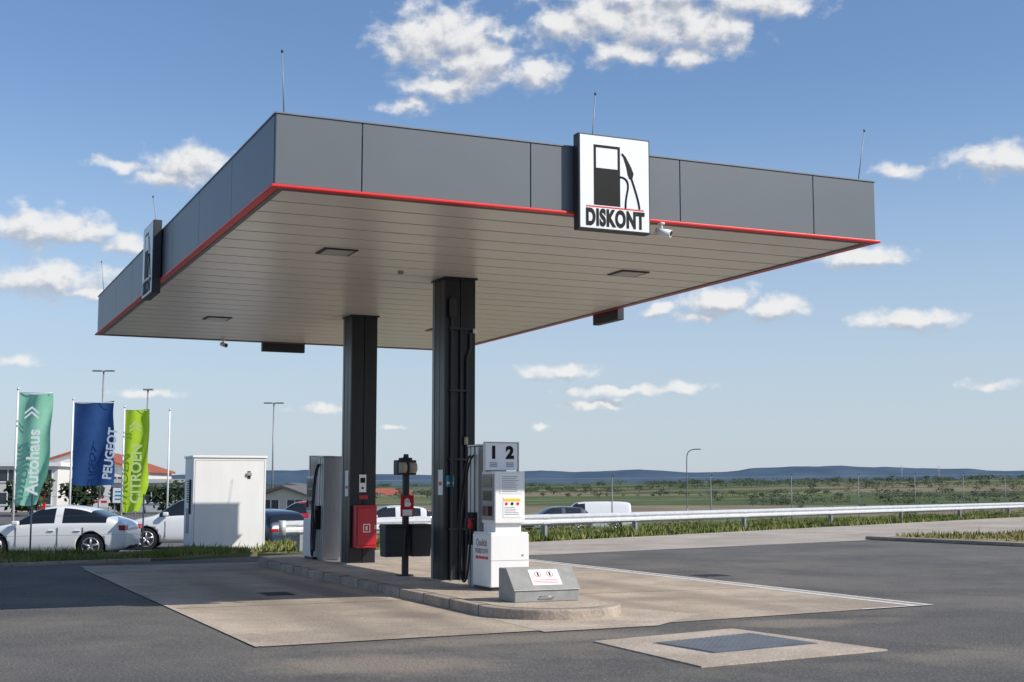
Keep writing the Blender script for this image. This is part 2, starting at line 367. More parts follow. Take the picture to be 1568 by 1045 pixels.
def sign(cx,cy,rz):
    g=G('station_sign',(cx,cy,4.79),rz)
    w,h=.51,1.22
    box('case',(-w,-.14,0),(w,.0,h),M['bin'],g,bevel=.01)
    box('face',(-w+.022,-.146,.022),(w-.022,-.139,h-.022),M['white'],g)
    box('bracket_1',(-.35,0,.3),(-.28,.02,1.0),M['dark'],g); box('bracket_2',(.28,0,.3),(.35,.02,1.0),M['dark'],g)
    y=-.147
    def q(name,pts,m,yy=y): return mesh(name,[(px,yy,pz) for px,pz in pts],[tuple(range(len(pts)))],m,g)
    x0,x1=-.30,.075; zt=1.085; zb=.315
    q('pump_body',[(x0,zb),(x1,zb),(x1,.79),(x0,.79)],M['ink'])
    q('pump_head_l',[(x0,.7901),(x0+.035,.7901),(x0+.035,zt),(x0,zt)],M['ink']); q('pump_head_r',[(x1-.035,.7901),(x1,.7901),(x1,zt),(x1-.035,zt)],M['ink'])
    q('pump_head_t',[(x0+.0351,zt-.035),(x1-.0351,zt-.035),(x1-.0351,zt),(x0+.0351,zt)],M['ink'])
    q('ground_line',[(-.41,.285),(.41,.285),(.41,.303),(-.41,.303)],M['red'])
    q('nozzle',[(.12,.95),(.14,.985),(.16,.965),(.235,.84),(.27,.76),(.255,.70),(.205,.68),(.18,.74),(.16,.84)],M['ink'])
    tube('nozzle_spout',[(.10,y,1.0),(.115,y,.99),(.14,y,.965)],.012,M['ink'],g,False)
    tube('hose',[(.235,y,.70),(.28,y,.58),(.34,y,.42),(.35,y,.31)],.012,M['ink'],g)
    tube('hose_lower',[(.15,y,.305),(.15,y,.42),(.19,y,.54),(.19,y,.66),(.13,y,.70),(.075,y,.70)],.012,M['ink'],g)
    txt('lettering','DISKONT',.285,(0,-.15,.150),FB,M['ink'],g,sx=.63,bold=.014,sp=1.1)
sign(4.29,-.02,0); sign(4.25,D_+.02,math.pi); sign(-.02,8.05,R(-90)); sign(W_+.02,8.05,R(90))
def cctv(x,y,rz):
    g=G('security_camera',(x,y,Z0-.012),rz)
    cyl('stem',(0,0,-.08),(0,0,0),.02,.02,M['white'],g); cyl('base',(0,0,-.015),(0,0,0.002),.05,.05,M['white'],g)
    cyl('body',(0,-.13,-.15),(0,.07,-.1),.05,.045,M['white'],g,16); cyl('lens',(0,-.135,-.152),(0,-.13,-.15),.035,.04,M['screen'],g,16)
cctv(5.05,-.0,R(40)); cctv(2.75,D_-.3,R(20))

def column(x0,y0):
    g=G('canopy_column',(x0,y0,.139)); H=Z0-.139
    box('core',(.015,.03,0),(.505,.53,H),M['column'],g)
    boxes('edge_flanges',[((-.012,.47,0),(.02,.562,H-.001)),((.50,.47,0),(.532,.562,H-.001))],M['colflange'],g,bevel=.003)
    boxes('cladding',[((0,.0,.0),(.25,.029,H)),((.262,.0,0),(.52,.029,H)),((-.004,.03,.0),(.0145,.23,H)),((-.004,.242,.0),(.0145,.465,H))],M['column'],g,bevel=.004)
    box('base_plate',(-.06,-.04,0),(.58,.6,.015),M['steel'],g)
    box('top_collar',(-.03,-.03,H-.03),(.55,.59,H-.001),M['column'],g)
    return g
c1=column(4.12,5.25); c2=column(4.17,10.45)
for x,zt,bend in ((.10,4.55,0),(.26,4.0,0),(.36,3.55,1)):
    tube('conduit',[(x,-.04,.02),(x,-.04,zt)]+([(x+.06,-.04,zt+.15),(x+.06,-.04,zt+.4)] if bend else []),.024,M['bin'],c1,False)
for z in (.8,1.9,3.0,4.0): box('conduit_clamp',(.06,-.066,z),(.42,-.002,z+.03),M['bin'],c1)
box('junction_box',(.04,-.09,4.2),(.16,-.062,4.5),M['bin'],c1,bevel=.005)
cyl('column_lamp',(.48,-.08,3.95),(.48,-.08,4.02),.03,.035,M['white'],c1)
cyl('column_sensor',(.33,-.09,2.15),(.33,-.09,2.27),.035,.03,M['beige'],c1)
box('info_label',(-.012,.06,1.35),(-.0045,.26,1.75),M['white'],c1); box('info_label_print',(-.014,.09,1.5),(-.0125,.23,1.56),M['red'],c1)
box('info_label_blue',(.02,-.009,1.48),(.16,-.0015,1.66),M['blue'],c1); box('label_white',(.035,-.012,1.52),(.145,-.0095,1.56),M['white'],c1)
box('notice_plate',(.18,-.012,1.38),(.32,-.002,1.72),M['white'],c2); box('notice_print',(.20,-.014,1.56),(.30,-.0125,1.66),M['ink'],c2); cyl('notice_dot',(.25,-.0145,1.46),(.25,-.0125,1.46),.025,.025,M['ink'],c2)
box('small_red_label',(.18,-.012,1.24),(.36,-.002,1.32),M['redbox'],c2)
box('info_label',(-.012,.1,1.3),(-.0045,.3,1.8),M['white'],c2); box('info_label_red',(-.014,.12,1.45),(-.0125,.28,1.5),M['red'],c2)

fx=G('fire_extinguisher_box',(4.22,10.2,.45))
box('body',(0,0,0),(.42,.24,.82),M['redbox'],fx,bevel=.015); box('door_gap',(.02,-.002,.05),(.40,.0,.77),M['dark'],fx); box('door',(.025,-.014,.055),(.395,-.003,.765),M['redbox'],fx,bevel=.006)
box('pictogram',(.14,-.017,.30),(.28,-.0145,.46),M['white'],fx); box('pictogram_inner',(.155,-.019,.315),(.265,-.0175,.445),M['redbox'],fx); box('pictogram_body',(.19,-.0215,.34),(.22,-.0195,.42),M['white'],fx)
box('latch',(.36,-.026,.36),(.385,-.0145,.44),M['steel'],fx)

sp=G('service_post',(4.0,6.75,.139))
box('post',(-.05,-.04,0),(.05,.04,1.68),M['bin'],sp,bevel=.006); box('base_plate',(-.12,-.1,0),(.12,.1,.02),M['bin'],sp)
box('terminal_body',(-.17,-.06,1.68),(.17,.16,1.93),M['bin'],sp,bevel=.015)
cyl('terminal_drum_l',(-.15,-.07,1.80),(-.03,-.07,1.80),.09,.09,M['beige'],sp,20); cyl('terminal_drum_r',(.03,-.07,1.80),(.15,-.07,1.80),.09,.09,M['beige'],sp,20); box('terminal_cap',(-.10,-.05,1.931),(.10,.1,1.97),M['bin'],sp,bevel=.01)
cyl('aerial',(0,0,1.97),(0,0,2.03),.05,.04,M['bin'],sp)
box('stop_sign',(-.11,-.075,.98),(.12,-.05,1.34),M['redbox'],sp,bevel=.005); box('stop_sign_text',(-.08,-.079,1.0),(.09,-.0755,1.1),M['white'],sp)
box('hand_palm',(-.045,-.079,1.15),(.045,-.0755,1.22),M['white'],sp)
boxes('hand_fingers',[((-.045+i*.024,-.079,1.221),(-.028+i*.024,-.0755,1.27+(.02 if i in(1,2) else 0))) for i in range(4)]+[((.046,-.079,1.17),(.066,-.0755,1.215))],M['white'],sp)
for s,nm in((-1,'bin_left'),(1,'bin_right')):
    x0=.07 if s>0 else -.40
    v=[(x0,-.16,.32),(x0+.33,-.16,.32),(x0+.33,.14,.32),(x0,.14,.32),(x0-.015,-.2,.86),(x0+.345,-.2,.86),(x0+.345,.16,.86),(x0-.015,.16,.86)]
    mesh(nm,v,[(0,3,2,1),(4,5,6,7),(0,1,5,4),(1,2,6,5),(2,3,7,6),(3,0,4,7)],M['bin'],sp,bevel=.02)
    box(nm+'_rim',(x0-.02,-.205,.80),(x0+.35,.165,.83),M['black'],sp)

def dispenser(loc,rz,num):
    g=G('fuel_dispenser',loc,rz)
    box('plinth',(-.27,.03,0),(.27,.66,.05),M['bin'],g)
    box('lower_cabinet',(-.3,.0,.05),(.3,.68,.80),M['whitedirty'],g,bevel=.012)
    box('lower_cap',(-.29,.01,.801),(.29,.67,.825),M['white'],g,bevel=.008)
    box('neck',(-.2,.06,.82),(.2,.5,.955),M['white'],g)
    box('upper_cabinet',(-.235,.0,.955),(.235,.5,1.70),M['whitedirty'],g,bevel=.012)
    for s in (-1,1):
        def sb(nm,y0,y1,z0,z1,m,t=.012,base=.236):
            a,b=sorted((s*base,s*(base+t))); box(nm,(a,y0,z0),(b,y1,z1),m,g)
        sb('display_panel',.04,.47,1.0,1.66,M['panelgrey']); sb('amount_display',.09,.42,1.47,1.62,M['screen'],.004,.249); sb('price_display',.09,.42,1.28,1.42,M['screen'],.004,.249)
        sb('unit_display_1',.08,.22,1.06,1.2,M['dark'],.01,.249); sb('unit_display_2',.28,.42,1.06,1.2,M['screen'],.008,.249)
        sb('price_label',.23,.27,1.06,1.2,M['red'],.006,.249)
        sb('nozzle_boot',.76,.98,.62,1.1,M['dark'],.06,.205)
        for k,(yy,dz) in enumerate(((.84,0),(.96,.12))):
            tube('hose',[(s*.22,yy,1.95),(s*.30,yy+.02,1.9),(s*.36,yy+.06,1.3),(s*.40,yy+.12,.5),(s*.38,yy+.1,.08+dz),(s*.32,yy+.02,.05+dz),(s*.31,yy-.04,.35),(s*.28,yy-.03,.8)],.016,M['rubber'],g)
            tube('nozzle',[(s*.28,yy-.03,.78),(s*.285,yy-.04,.95),(s*.28,yy-.05,1.04),(s*.23,yy-.08,1.0)],.026,M['black'],g)
            box('nozzle_grip',(min(s*.26,s*.32),yy-.07,.86),(max(s*.26,s*.32),yy-.0,1.01),M['redbox'] if k==0 else M['black'],g,bevel=.01)
    boxes('hose_mast',[((-.2,.73,0),(.2,.83,2.08)),((-.2,.90,0),(.2,1.0,2.08)),((-.2,1.05,0),(.2,1.12,2.08))],M['steel'],g,bevel=.01)
    box('mast_core',(-.17,.7,0),(.17,1.10,2.05),M['panelgrey'],g); box('mast_cap',(-.21,.70,2.081),(.21,1.13,2.11),M['steel'],g,bevel=.006)
    box('header_bracket',(-.1,.4,1.70),(.1,.46,2.02),M['steel'],g)
    box('number_panel',(-.26,.30,1.72),(.26,.345,2.12),M['white'],g,bevel=.008)
    boxes('panel_frame',[((-.275,.29,1.70),(-.262,.355,2.135)),((.262,.29,1.70),(.275,.355,2.135)),((-.262,.29,2.122),(.262,.355,2.135))],M['steel'],g)
    txt('number_a',num[0],.24,(-.13,.297,1.97),FB,M['ink'],g,bold=.014); txt('number_b',num[1],.24,(.13,.297,1.97),FB,M['ink'],g,bold=.014)
    boxes('product_lines',[((x,.296,z),(x+.12,.2995,z+.012)) for x in (-.19,.07) for z in (1.77,1.795,1.82)],M['greyink'],g)
    box('notice_sheet',(-.16,-.005,1.38),(.20,-.001,1.66),M['white'],g)
    boxes('notice_text',[((-.13,-.008,1.62-i*.03),(-.13+random.uniform(.2,.3),-.0055,1.628-i*.03)) for i in range(8)],M['greyink'],g)
    box('warning_sheet',(-.11,-.005,1.04),(.17,-.001,1.33),M['white'],g); box('warning_yellow',(-.1,-.008,1.27),(.16,-.0055,1.31),M['yellow'],g)
    for i in range(3): cyl('warning_icon',(-.06+i*.09,-.010,1.235),(-.06+i*.09,-.0055,1.235),.022,.022,M['red'] if i!=1 else M['ink'],g)
    boxes('warning_text',[((-.09,-.008,1.18-i*.025),(-.09+random.uniform(.16,.23),-.0055,1.186-i*.025)) for i in range(5)],M['greyink'],g)
    boxes('panel_seam',[((-.301,-.002,.425),(.301,.02,.43))],M['greyink'],g)
    txt('side_text_a','Qualität',.145,(-.303,.34,.67),FA,M['greyink'],g,sx=.85); txt('side_text_b','TREIBSTOFFE',.10,(-.303,.34,.55),FA,M['greyink'],g,sx=.85)
    boxes('side_marks',[((-.304,.10+i*.12,.44),(-.3005,.20+i*.12,.48)) for i in range(4)],M['red'],g)
    txt('small_text','Diesel',.05,(-.05,-.004,.2),FB,M['greyink'],g)
    cyl('lock',(.2,-.008,.5),(.2,-.001,.5),.015,.015,M['steel'],g)
dispenser((4.28,3.05,.139),0,('1','2'))
dispenser((4.24,13.0,.139),math.pi,('3','4'))

sb_=G('absorbent_bin',(3.5,1.15,.139))
prof=[(0,0),(0,.15),(.26,.42),(.52,.42),(.52,0)]
V=[(0,y,z) for y,z in prof]+[(.92,y,z) for y,z in prof]; n=5
mesh('body',V,[tuple(range(n)),tuple(range(n,2*n))[::-1]]+[(i,(i+1)%n,n+(i+1)%n,n+i) for i in range(n)],M['binmetal'],sb_,bevel=.012)
ang=math.atan2(.27,.26)
def onlid(o): o.location=(0,-.002,.15); o.rotation_euler=(ang,0,0)
onlid(box('lid',(-.015,-.01,.002),(.935,.385,.014),M['binmetal'],sb_,bevel=.004))
onlid(box('label',(.28,.07,.0145),(.70,.33,.018),M['white'],sb_))
onlid(boxes('label_text',[((.31,.10+i*.025,.0185),(.66,.108+i*.025,.0195)) for i in range(3)],M['red'],sb_))
for x in (.40,.57):
    for rr,mm,zz in ((.048,'red',.019),(.038,'white',.0205)):
        onlid(cyl('label_icon',(x,.25,.0182),(x,.25,zz),rr,rr,M[mm],sb_,16))
    onlid(box('label_icon_bar',(x-.012,.22,.0206),(x+.012,.28,.0215),M['ink'],sb_))
tube('handle',[(.36,-.005,.07),(.36,-.035,.07),(.56,-.035,.07),(.56,-.005,.07)],.007,M['steel'],sb_,False)

# ---------------- equipment cabinet ----------------
ec=G('equipment_cabinet',(3.0,20.3,-.28))
box('body',(0,0,.08),(1.9,1.15,2.66),M['whitedirty'],ec,bevel=.012); box('base',(.03,.03,-.05),(1.87,1.12,.078),M['kerb'],ec); box('roof_cap',(-.03,-.03,2.661),(1.93,1.18,2.72),M['white'],ec,bevel=.01)
boxes('door_seams',[((.04,-.002,.12),(.05,.002,2.60)),((1.85,-.002,.12),(1.86,.002,2.60)),((.051,-.002,2.59),(1.849,.002,2.60))],M['greyink'],ec)
box('handle',(1.38,-.05,2.2),(1.52,-.012,2.28),M['steel'],ec,bevel=.008); box('handle_plate',(1.41,-.011,2.12),(1.49,-.003,2.32),M['bin'],ec)
boxes('side_louvre',[((-.012,.35,1.5+i*.06),(-.003,.8,1.53+i*.06)) for i in range(10)],M['bin'],ec); box('side_handle',(-.05,.25,1.2),(-.003,.29,2.1),M['bin'],ec); box('side_sheet',(-.006,.45,.7),(-.001,.85,1.35),M['panelgrey'],ec)

# ---------------- guardrail ----------------
g=G('guardrail',(*P(*rl(-11.2,0)),0)); d0=Vector(P(*rl(-11.2,0))); d1=Vector(P(*rl(95,0))); d=(d1-d0); LR=d.length; g.rotation_euler=(0,0,math.atan2(d.y,d.x))
prof=[(0,.44),(-.035,.46),(-.08,.50),(-.08,.54),(-.035,.58),(-.02,.61),(-.035,.64),(-.08,.68),(-.08,.72),(-.035,.76),(0,.78),(.006,.78),(-.025,.75),(-.07,.72),(-.07,.68),(-.02,.63),(-.012,.61),(-.02,.59),(-.07,.54),(-.07,.50),(-.02,.47),(.006,.44)]
n=len(prof); V=[(0,y,z) for y,z in prof]+[(LR,y,z) for y,z in prof]
mesh('beam',V,[tuple(range(n)),tuple(range(n,2*n))[::-1]]+[(i,(i+1)%n,n+(i+1)%n,n+i) for i in range(n)],M['galv'],g,smooth=False)
s=.6; ps=[]
while s<LR: ps.append(s); s+=7.6 if s>11 else 5.1
boxes('posts',[((p-.03,.01,-.6),(p+.06,.10,.72)) for p in ps]+[((p-.05,-.005,.5),(p+.08,.012,.72)) for p in ps],M['post'],g)
boxes('posts_front',[((p-.06,-.06,-.3),(p+.06,-.02,.43)) for p in ps],M['post'],g)
boxes('splices',[((p-.16,-.088,.49),(p+.16,-.081,.55)) for p in ps]+[((p-.16,-.088,.67),(p+.16,-.081,.73)) for p in ps],M['galv'],g)
cyl('end_terminal',(-.02,-.03,.43),(-.02,-.03,.79),.09,.09,M['galv'],g,12)

# ---------------- chain link fence ----------------
g=G('chain_link_fence',(*P(*rl(-7,-2.8)),0)); d0=Vector(P(*rl(-7,-2.8))); d=Vector(P(*rl(95,-2.8)))-d0; LF=d.length; g.rotation_euler=(0,0,math.atan2(d.y,d.x))
p=0; V=[];F=[]
def bar(V,F,p0,p1,r):
    p0=Vector(p0);p1=Vector(p1);k=len(V); V+= [p0+Vector((0,-r,-r)),p0+Vector((0,r,-r)),p0+Vector((0,0,r)),p1+Vector((0,-r,-r)),p1+Vector((0,r,-r)),p1+Vector((0,0,r))]
    F+= [(k,k+1,k+4,k+3),(k+1,k+2,k+5,k+4),(k+2,k,k+3,k+5)]
M['fencepost']=mat('fence_post_paint',(.16,.17,.17),.5,.2)
while p<LF:
    zt=1.85+.011*p
    cyl('fence_post',(p,0,-1),(p,0,zt),.024,.024,M['fencepost'],g,8); cyl('post_arm',(p,0,zt),(p+.02,-.12,zt+.12),.018,.014,M['fencepost'],g,6)
    if p+7.2<LF:
        z2=1.85+.011*(p+7.2)
        for k in (0,.5,1): bar(V,F,(p,0,.25+(zt-.3)*k),(p+7.2,0,.25+(z2-.3)*k),.003)
    p+=7.2
x=0
while x<60:
    r_=.0014
    for sx in (1,-1):
        x0=x; x1=x+sx*1.6; k=len(V); zt=1.8+.011*x
        V+=[(x0-r_,0,.25),(x0+r_,0,.25),(x1+r_,0,zt),(x1-r_,0,zt)]; F.append((k,k+1,k+2,k+3))
    x+=.13
mesh('mesh_wire',V,F,M['fencepost'],g)
g=G('wire_fence'); 
pp=[(-24,20.6),(-16.4,26.8),(-11.1,31.0),(-8.9,32.4)]
V=[];F=[]
for i,q in enumerate(pp):
    a,b=P(*q); cyl('post',(a,b,0),(a,b,1.45),.02,.02,M['post'],g,8)
    if i: 
        a0,b0=P(*pp[i-1]); 
        for z in (.5,.95,1.4): bar(V,F,(a0,b0,z),(a,b,z),.003)
mesh('wires',V,F,M['post'],g)

# ---------------- street lamps ----------------
def lamp(X,Y,H,kind,base=None):
    a,b=P(X,Y); z0=tz(X,Y) if base is None else base
    g=G('street_lamp',(a,b,z0),-HEAD); H=H-z0
    cyl('base_sleeve',(0,0,0),(0,0,1.2),.1,.09,M['post'],g)
    if kind=='double':
        cyl('pole',(0,0,1.2),(0,0,H),.075,.05,M['post'],g); 
        for s in(-1,1): box('luminaire',(.1 if s>0 else -.75,-.14,H),(.75 if s>0 else -.1,.14,H+.1),M['post'],g,bevel=.03)
        box('bracket',(-.1,-.05,H-.02),(.1,.05,H+.06),M['post'],g)
    elif kind=='single':
        cyl('pole',(0,0,1.2),(0,0,H),.075,.05,M['post'],g); box('luminaire',(-.35,-.14,H),(.4,.14,H+.12),M['post'],g,bevel=.03); box('bracket',(-.06,-.05,H-.1),(.06,.05,H),M['post'],g)
    else:
        tube('pole',[(0,0,1.2),(0,0,H*.5),(0,0,H*.86),(.05,0,H*.95),(.45,0,H),(1.0,0,H+.03)],.055,M['fencepost'],g)
        box('luminaire',(.9,-.13,H-.03),(1.6,.13,H+.09),M['fencepost'],g,bevel=.04)
lamp(-27.7,90,9.45,'double'); lamp(-27.4,100,8.9,'single'); lamp(-17.9,100,7.9,'double'); lamp(19.6,150,5.9,'arc')

# ---------------- flags ----------------
def cloth(name,c,c2):
    m=mat(name,c,.75,var=.1,scale=1.2,c2=c2); t=m.node_tree; b=t.nodes['Principled BSDF']
    tr=t.nodes.new('ShaderNodeBsdfTranslucent'); mx=t.nodes.new('ShaderNodeMixShader'); mx.inputs[0].default_value=.35
    cr=[x for x in t.nodes if x.type=='VALTORGB'][0]; t.links.new(cr.outputs[0],tr.inputs[0])
    t.links.new(b.outputs[0],mx.inputs[1]); t.links.new(tr.outputs[0],mx.inputs[2]); t.links.new(mx.outputs[0],t.nodes['Material Output'].inputs[0]); return m
def flag(X,Y,H,w,h,c,c2,text=None,tcol=None,slant=0,ph=0,tsz=.9,logo=True,tshift=0):
    a,b=P(X,Y); g=G('banner_flag' if w else 'flagpole',(a,b,LOT),-HEAD); H-=LOT
    cyl('pole',(0,0,0),(0,0,H),.06,.035,M['white'],g); cyl('finial',(0,0,H),(0,0,H+.12),.06,.04,M['galv'],g)
    if not w: return
    m=cloth('flag_cloth',c,c2); nx,nz=18,30; V=[];F=[]
    top=H-.15
    def pt(u,v):
        x=.07+u*w+slant*(u*.35)*v**1.2*w; z=top-v*h-.12*u*math.sin(ph+3*u)-abs(slant)*.22*u*v*h*0.3
        yy=.16*u**.6*math.sin(7*u+4*v+ph)+.10*math.sin(13*v+6*u+ph*2)*u
        if v>.75: x-= (v-.75)*u*w*1.3*(1 if slant<=0 else .2)
        return (x,yy,z)
    for j in range(nz+1):
        for i in range(nx+1): V.append(pt(i/nx,j/nz))
    for j in range(nz):
        for i in range(nx): k=j*(nx+1)+i; F.append((k,k+1,k+nx+2,k+nx+1))
    mesh('cloth',V,F,m,g,smooth=True)
    cyl('top_arm',(0,0,top+.02),(w+.1,0,top+.02),.02,.015,M['galv'],g,6)
    if text:
        txt('lettering',text,tsz,(w*(.62+tshift),-.27,top-h*.62),(R(90),R(-90+slant*14),0),tcol,g,bold=.02,sx=.95)
    if logo:
        V=[]; F=[]
        for k in range(2):
            z=top-.75-.22*k; x=w*.52; q=len(V)
            V+=[(x-.32,-.27,z-.22),(x,-.27,z+.05),(x+.32,-.27,z-.22),(x+.32,-.27,z-.12),(x,-.27,z+.15),(x-.32,-.27,z-.12)]; F.append(tuple(range(q,q+6)))
        mesh('emblem',V,F,tcol,g)
M['fwhite']=mat('flag_print_white',(.85,.9,.87),.7)
M['fpale']=mat('flag_print_light',(.50,.57,.66),.7)
M['flime']=mat('flag_print_pale',(.62,.76,.30),.7)
flag(-22.3,60,6.0,1.45,5.0,(.24,.58,.40),(.36,.70,.52),'Autohaus',M['fwhite'],0,.3,.8)
flag(-22.1,67,6.0,1.95,4.1,(.018,.07,.22),(.03,.10,.30),'PEUGEOT',M['fpale'],.4,1.6,.62,logo=False,tshift=.42)
flag(-21.4,73.5,6.0,1.35,5.6,(.45,.68,.02),(.58,.80,.05),'CITROEN',M['flime'],0,2.6,.8)
flag(-20.0,77.8,6.1,0,0,None,None)
flag(-24.5,60,4.6,0,0,None,None)

# ---------------- cars ----------------
M['glass']=mat('car_glass',(.012,.014,.016),.06,var=.02,spec=.8)
M['tail']=mat('tail_lamp',(.35,.01,.01),.2); M['head']=mat('head_lamp',(.55,.56,.58),.12,.3)
M['rim']=mat('alloy_rim',(.5,.5,.52),.3,.7)
def car(name,X,Y,ang,colr,kind='sedan',L=4.4,Wd=1.8,z=None,H=None):
    a,b=P(X,Y); z0=tz(X,Y) if z is None else z
    g=G(name,(a,b,z0),ang-HEAD)
    paint=mat('car_paint',colr,.3,var=.01,coat=.8)
    if kind=='sedan':
        S=[(-.5,.50,.52,.62,.30),(-.485,.60,.63,.80,.22),(-.44,.70,.73,.93,.19),(-.36,.80,.83,.98,.18),(-.25,.88,.92,1,.18),(-.19,.91,.97,1,.18),(-.07,.93,1.33,1,.18),(-.02,.935,1.41,1,.18),(.075,.94,1.46,1,.18),(.095,.94,1.46,1,.18),(.20,.95,1.42,1,.18),(.27,.96,1.34,1,.18),(.39,.98,1.10,.99,.19),(.45,.99,1.04,.96,.22),(.49,.88,.92,.88,.26),(.5,.62,.66,.75,.32)]
        cab=(5,12); ws=(5,6,11); HH=1.46; pillars=[8]
    elif kind=='hatch':
        S=[(-.5,.55,.58,.65,.30),(-.485,.68,.72,.82,.22),(-.44,.80,.84,.94,.2),(-.36,.90,.93,.98,.2),(-.27,.96,1.0,1,.2),(-.23,.98,1.06,1,.2),(-.10,1.0,1.45,1,.2),(-.04,1.0,1.53,1,.2),(.075,1.01,1.57,1,.2),(.095,1.01,1.57,1,.2),(.22,1.03,1.55,1,.2),(.35,1.05,1.50,1,.2),(.40,1.06,1.44,1,.2),(.465,1.04,1.12,.97,.22),(.495,.8,.86,.92,.26),(.5,.6,.64,.85,.32)]
        cab=(5,13); ws=(5,6,12); HH=1.57; pillars=[8,11]
    else:
        S=[(-.5,.6,.64,.75,.30),(-.485,.85,.9,.88,.22),(-.45,.98,1.02,.95,.2),(-.40,1.04,1.1,.98,.2),(-.36,1.08,1.2,1,.2),(-.27,1.12,1.78,1,.2),(-.22,1.14,1.90,1,.2),(-.10,1.15,1.95,1,.2),(-.08,1.15,1.95,1,.2),(.1,1.15,1.97,1,.2),(.2,1.15,1.97,1,.2),(.3,1.15,1.96,1,.2),(.4,1.15,1.95,1,.2),(.485,1.15,1.9,.99,.22),(.497,1.1,1.8,.97,.26),(.5,.7,.75,.95,.32)]
        cab=(4,8); ws=(4,5); HH=1.97; pillars=[7]
    sc=(H/HH) if H else 1
    V=[];rings=[]
    hw=Wd/2
    for (x,bz,tp,wf,bo) in S:
        h=max(.0,tp-bz); w=hw*wf
        tum=.30*h
        half=[(0,bo),(w*.86,bo),(w*.97,bo+.10),(w,bo+(bz-bo)*.45),(w*.985,bz-.06),(w*.955,bz),(w*.955-tum*.5-.01,bz+h*.5),(w*.94-tum-.03,tp-.035 if h>.2 else tp-.01),(w*.6,tp+(.0 if h>.2 else .02)),(0,tp+.02)]
        ring=half+[(-p[0],p[1]) for p in half[-2:0:-1]]
        rings.append(len(V)); V+=[(x*L,p[0],p[1]*sc) for p in ring]
    N=len(half)*2-2; F=[];mi=[]
    for i in range(len(S)-1):
        for k in range(N):
            k2=(k+1)%N; F.append((rings[i]+k,rings[i]+k2,rings[i+1]+k2,rings[i+1]+k))
            kk=k if k<9 else N-1-k
            m=0
            if cab[0]<=i<cab[1]:
                if kk in(5,6) and i not in pillars: m=1
                if kk in(7,8) and i in ws and i!=cab[1]: m=1
            if kk==0: m=2
            mi.append(m)
    F.append(tuple(rings[0]+k for k in range(N))); mi.append(0); F.append(tuple(rings[-1]+k for k in range(N))[::-1]); mi.append(0)
    me=bpy.data.meshes.new('body'); me.from_pydata(V,[],F); me.update()
    for mm in (paint,M['glass'],M['rubber']): me.materials.append(mm)
    for p,m in zip(me.polygons,mi): p.material_index=m; p.use_smooth=True
    bm=bmesh.new(); bm.from_mesh(me); bmesh.ops.recalc_face_normals(bm,faces=bm.faces); bm.to_mesh(me); bm.free()
    o=bpy.data.objects.new('body',me); link(o,g)
    ss=o.modifiers.new('s','SUBSURF'); ss.levels=2; ss.render_levels=2
    wr=.33 if kind!='van' else .34
    wx=(-.305*L,.29*L)
    cutters=[]
    try:
        for x in wx:
            for s in(-1,1):
                c=cyl('cut',(x,s*(hw-.28),wr),(x,s*(hw+.2),wr),wr+.065,wr+.065,None,g,28)
                for mm in (paint,M['glass'],M['rubber']): c.data.materials.append(mm)
                for p in c.data.polygons: p.material_index=2
                bo=o.modifiers.new('c','BOOLEAN'); bo.object=c; bo.operation='DIFFERENCE'; bo.solver='EXACT'; cutters.append(c)
        bpy.context.view_layer.update()
        dg=bpy.context.evaluated_depsgraph_get(); nm=bpy.data.meshes.new_from_object(o.evaluated_get(dg))
        if len(nm.polygons)>100:
            o.modifiers.clear(); o.data=nm
    except Exception as ex: print('bool',ex)
    for m in list(o.modifiers):
        if m.type=='BOOLEAN': o.modifiers.remove(m)
    for c in cutters: bpy.data.objects.remove(c)
    for x in wx:
        for s in(-1,1):
            y0,y1=s*(hw-.23),s*(hw-.03)
            cyl('tyre',(x,y0,wr),(x,y1,wr),wr,wr,M['rubber'],g,28)
            cyl('rim_dish',(x,y1,wr),(x,y1+s*.004,wr),wr*.68,wr*.66,M['bin'],g,24)
            for k in range(5):
                t=2*math.pi*k/5+.3; cyl('spoke',(x,y1+s*.01,wr),(x+math.cos(t)*wr*.66,y1+s*.008,wr+math.sin(t)*wr*.66),.035,.028,M['rim'],g,6)
            tube('rim_lip',[(x+math.cos(2*math.pi*k/16)*wr*.68,y1+s*.005,wr+math.sin(2*math.pi*k/16)*wr*.68) for k in range(17)],.016,M['rim'],g,False)
    bz=S[3][1]*sc
    for s in(-1,1):
        box('mirror',(-.185*L,s*hw*1.0 if s>0 else -hw-.16,bz+.12*sc),(-.145*L,hw+.16 if s>0 else -hw*1.0,bz+.24*sc),paint,g,bevel=.03)
        box('headlamp',(-.492*L,min(s*hw*.5,s*hw*.84),bz-.16),(-.455*L,max(s*hw*.5,s*hw*.84),bz-.06),M['head'],g,bevel=.02)
        box('tail_lamp',(.455*L,min(s*hw*.6,s*hw*.93),.78*sc),(.497*L,max(s*hw*.6,s*hw*.93),.92*sc),M['tail'],g,bevel=.02)
        boxes('door_seams',[((x*L,min(s*hw*.985,s*(hw+.003)),.3),(x*L+.012,max(s*hw*.985,s*(hw+.003)),.86*sc)) for x in (-.17,.085,.24)],M['dark'],g)
        boxes('door_handles',[((x*L,min(s*hw*.98,s*(hw+.02)),.76*sc),(x*L+.16,max(s*hw*.98,s*(hw+.02)),.79*sc)) for x in (.03,.19)],paint,g,bevel=.008)
    box('grille',(-.503*L,-hw*.45,.36),(-.48*L,hw*.45,.56),M['dark'],g,bevel=.02); box('number_plate',(-.508*L,-.26,.40),(-.5035*L,.26,.50),M['white'],g)
    return g
WHT=(.80,.80,.79)
car('white_sedan',-12.35,36.3,0,WHT,'sedan',4.3,1.8,LOT,1.40)
car('white_hatchback',-9.9,41.5,R(8),(.74,.75,.76),'hatch',4.1,1.8,LOT)
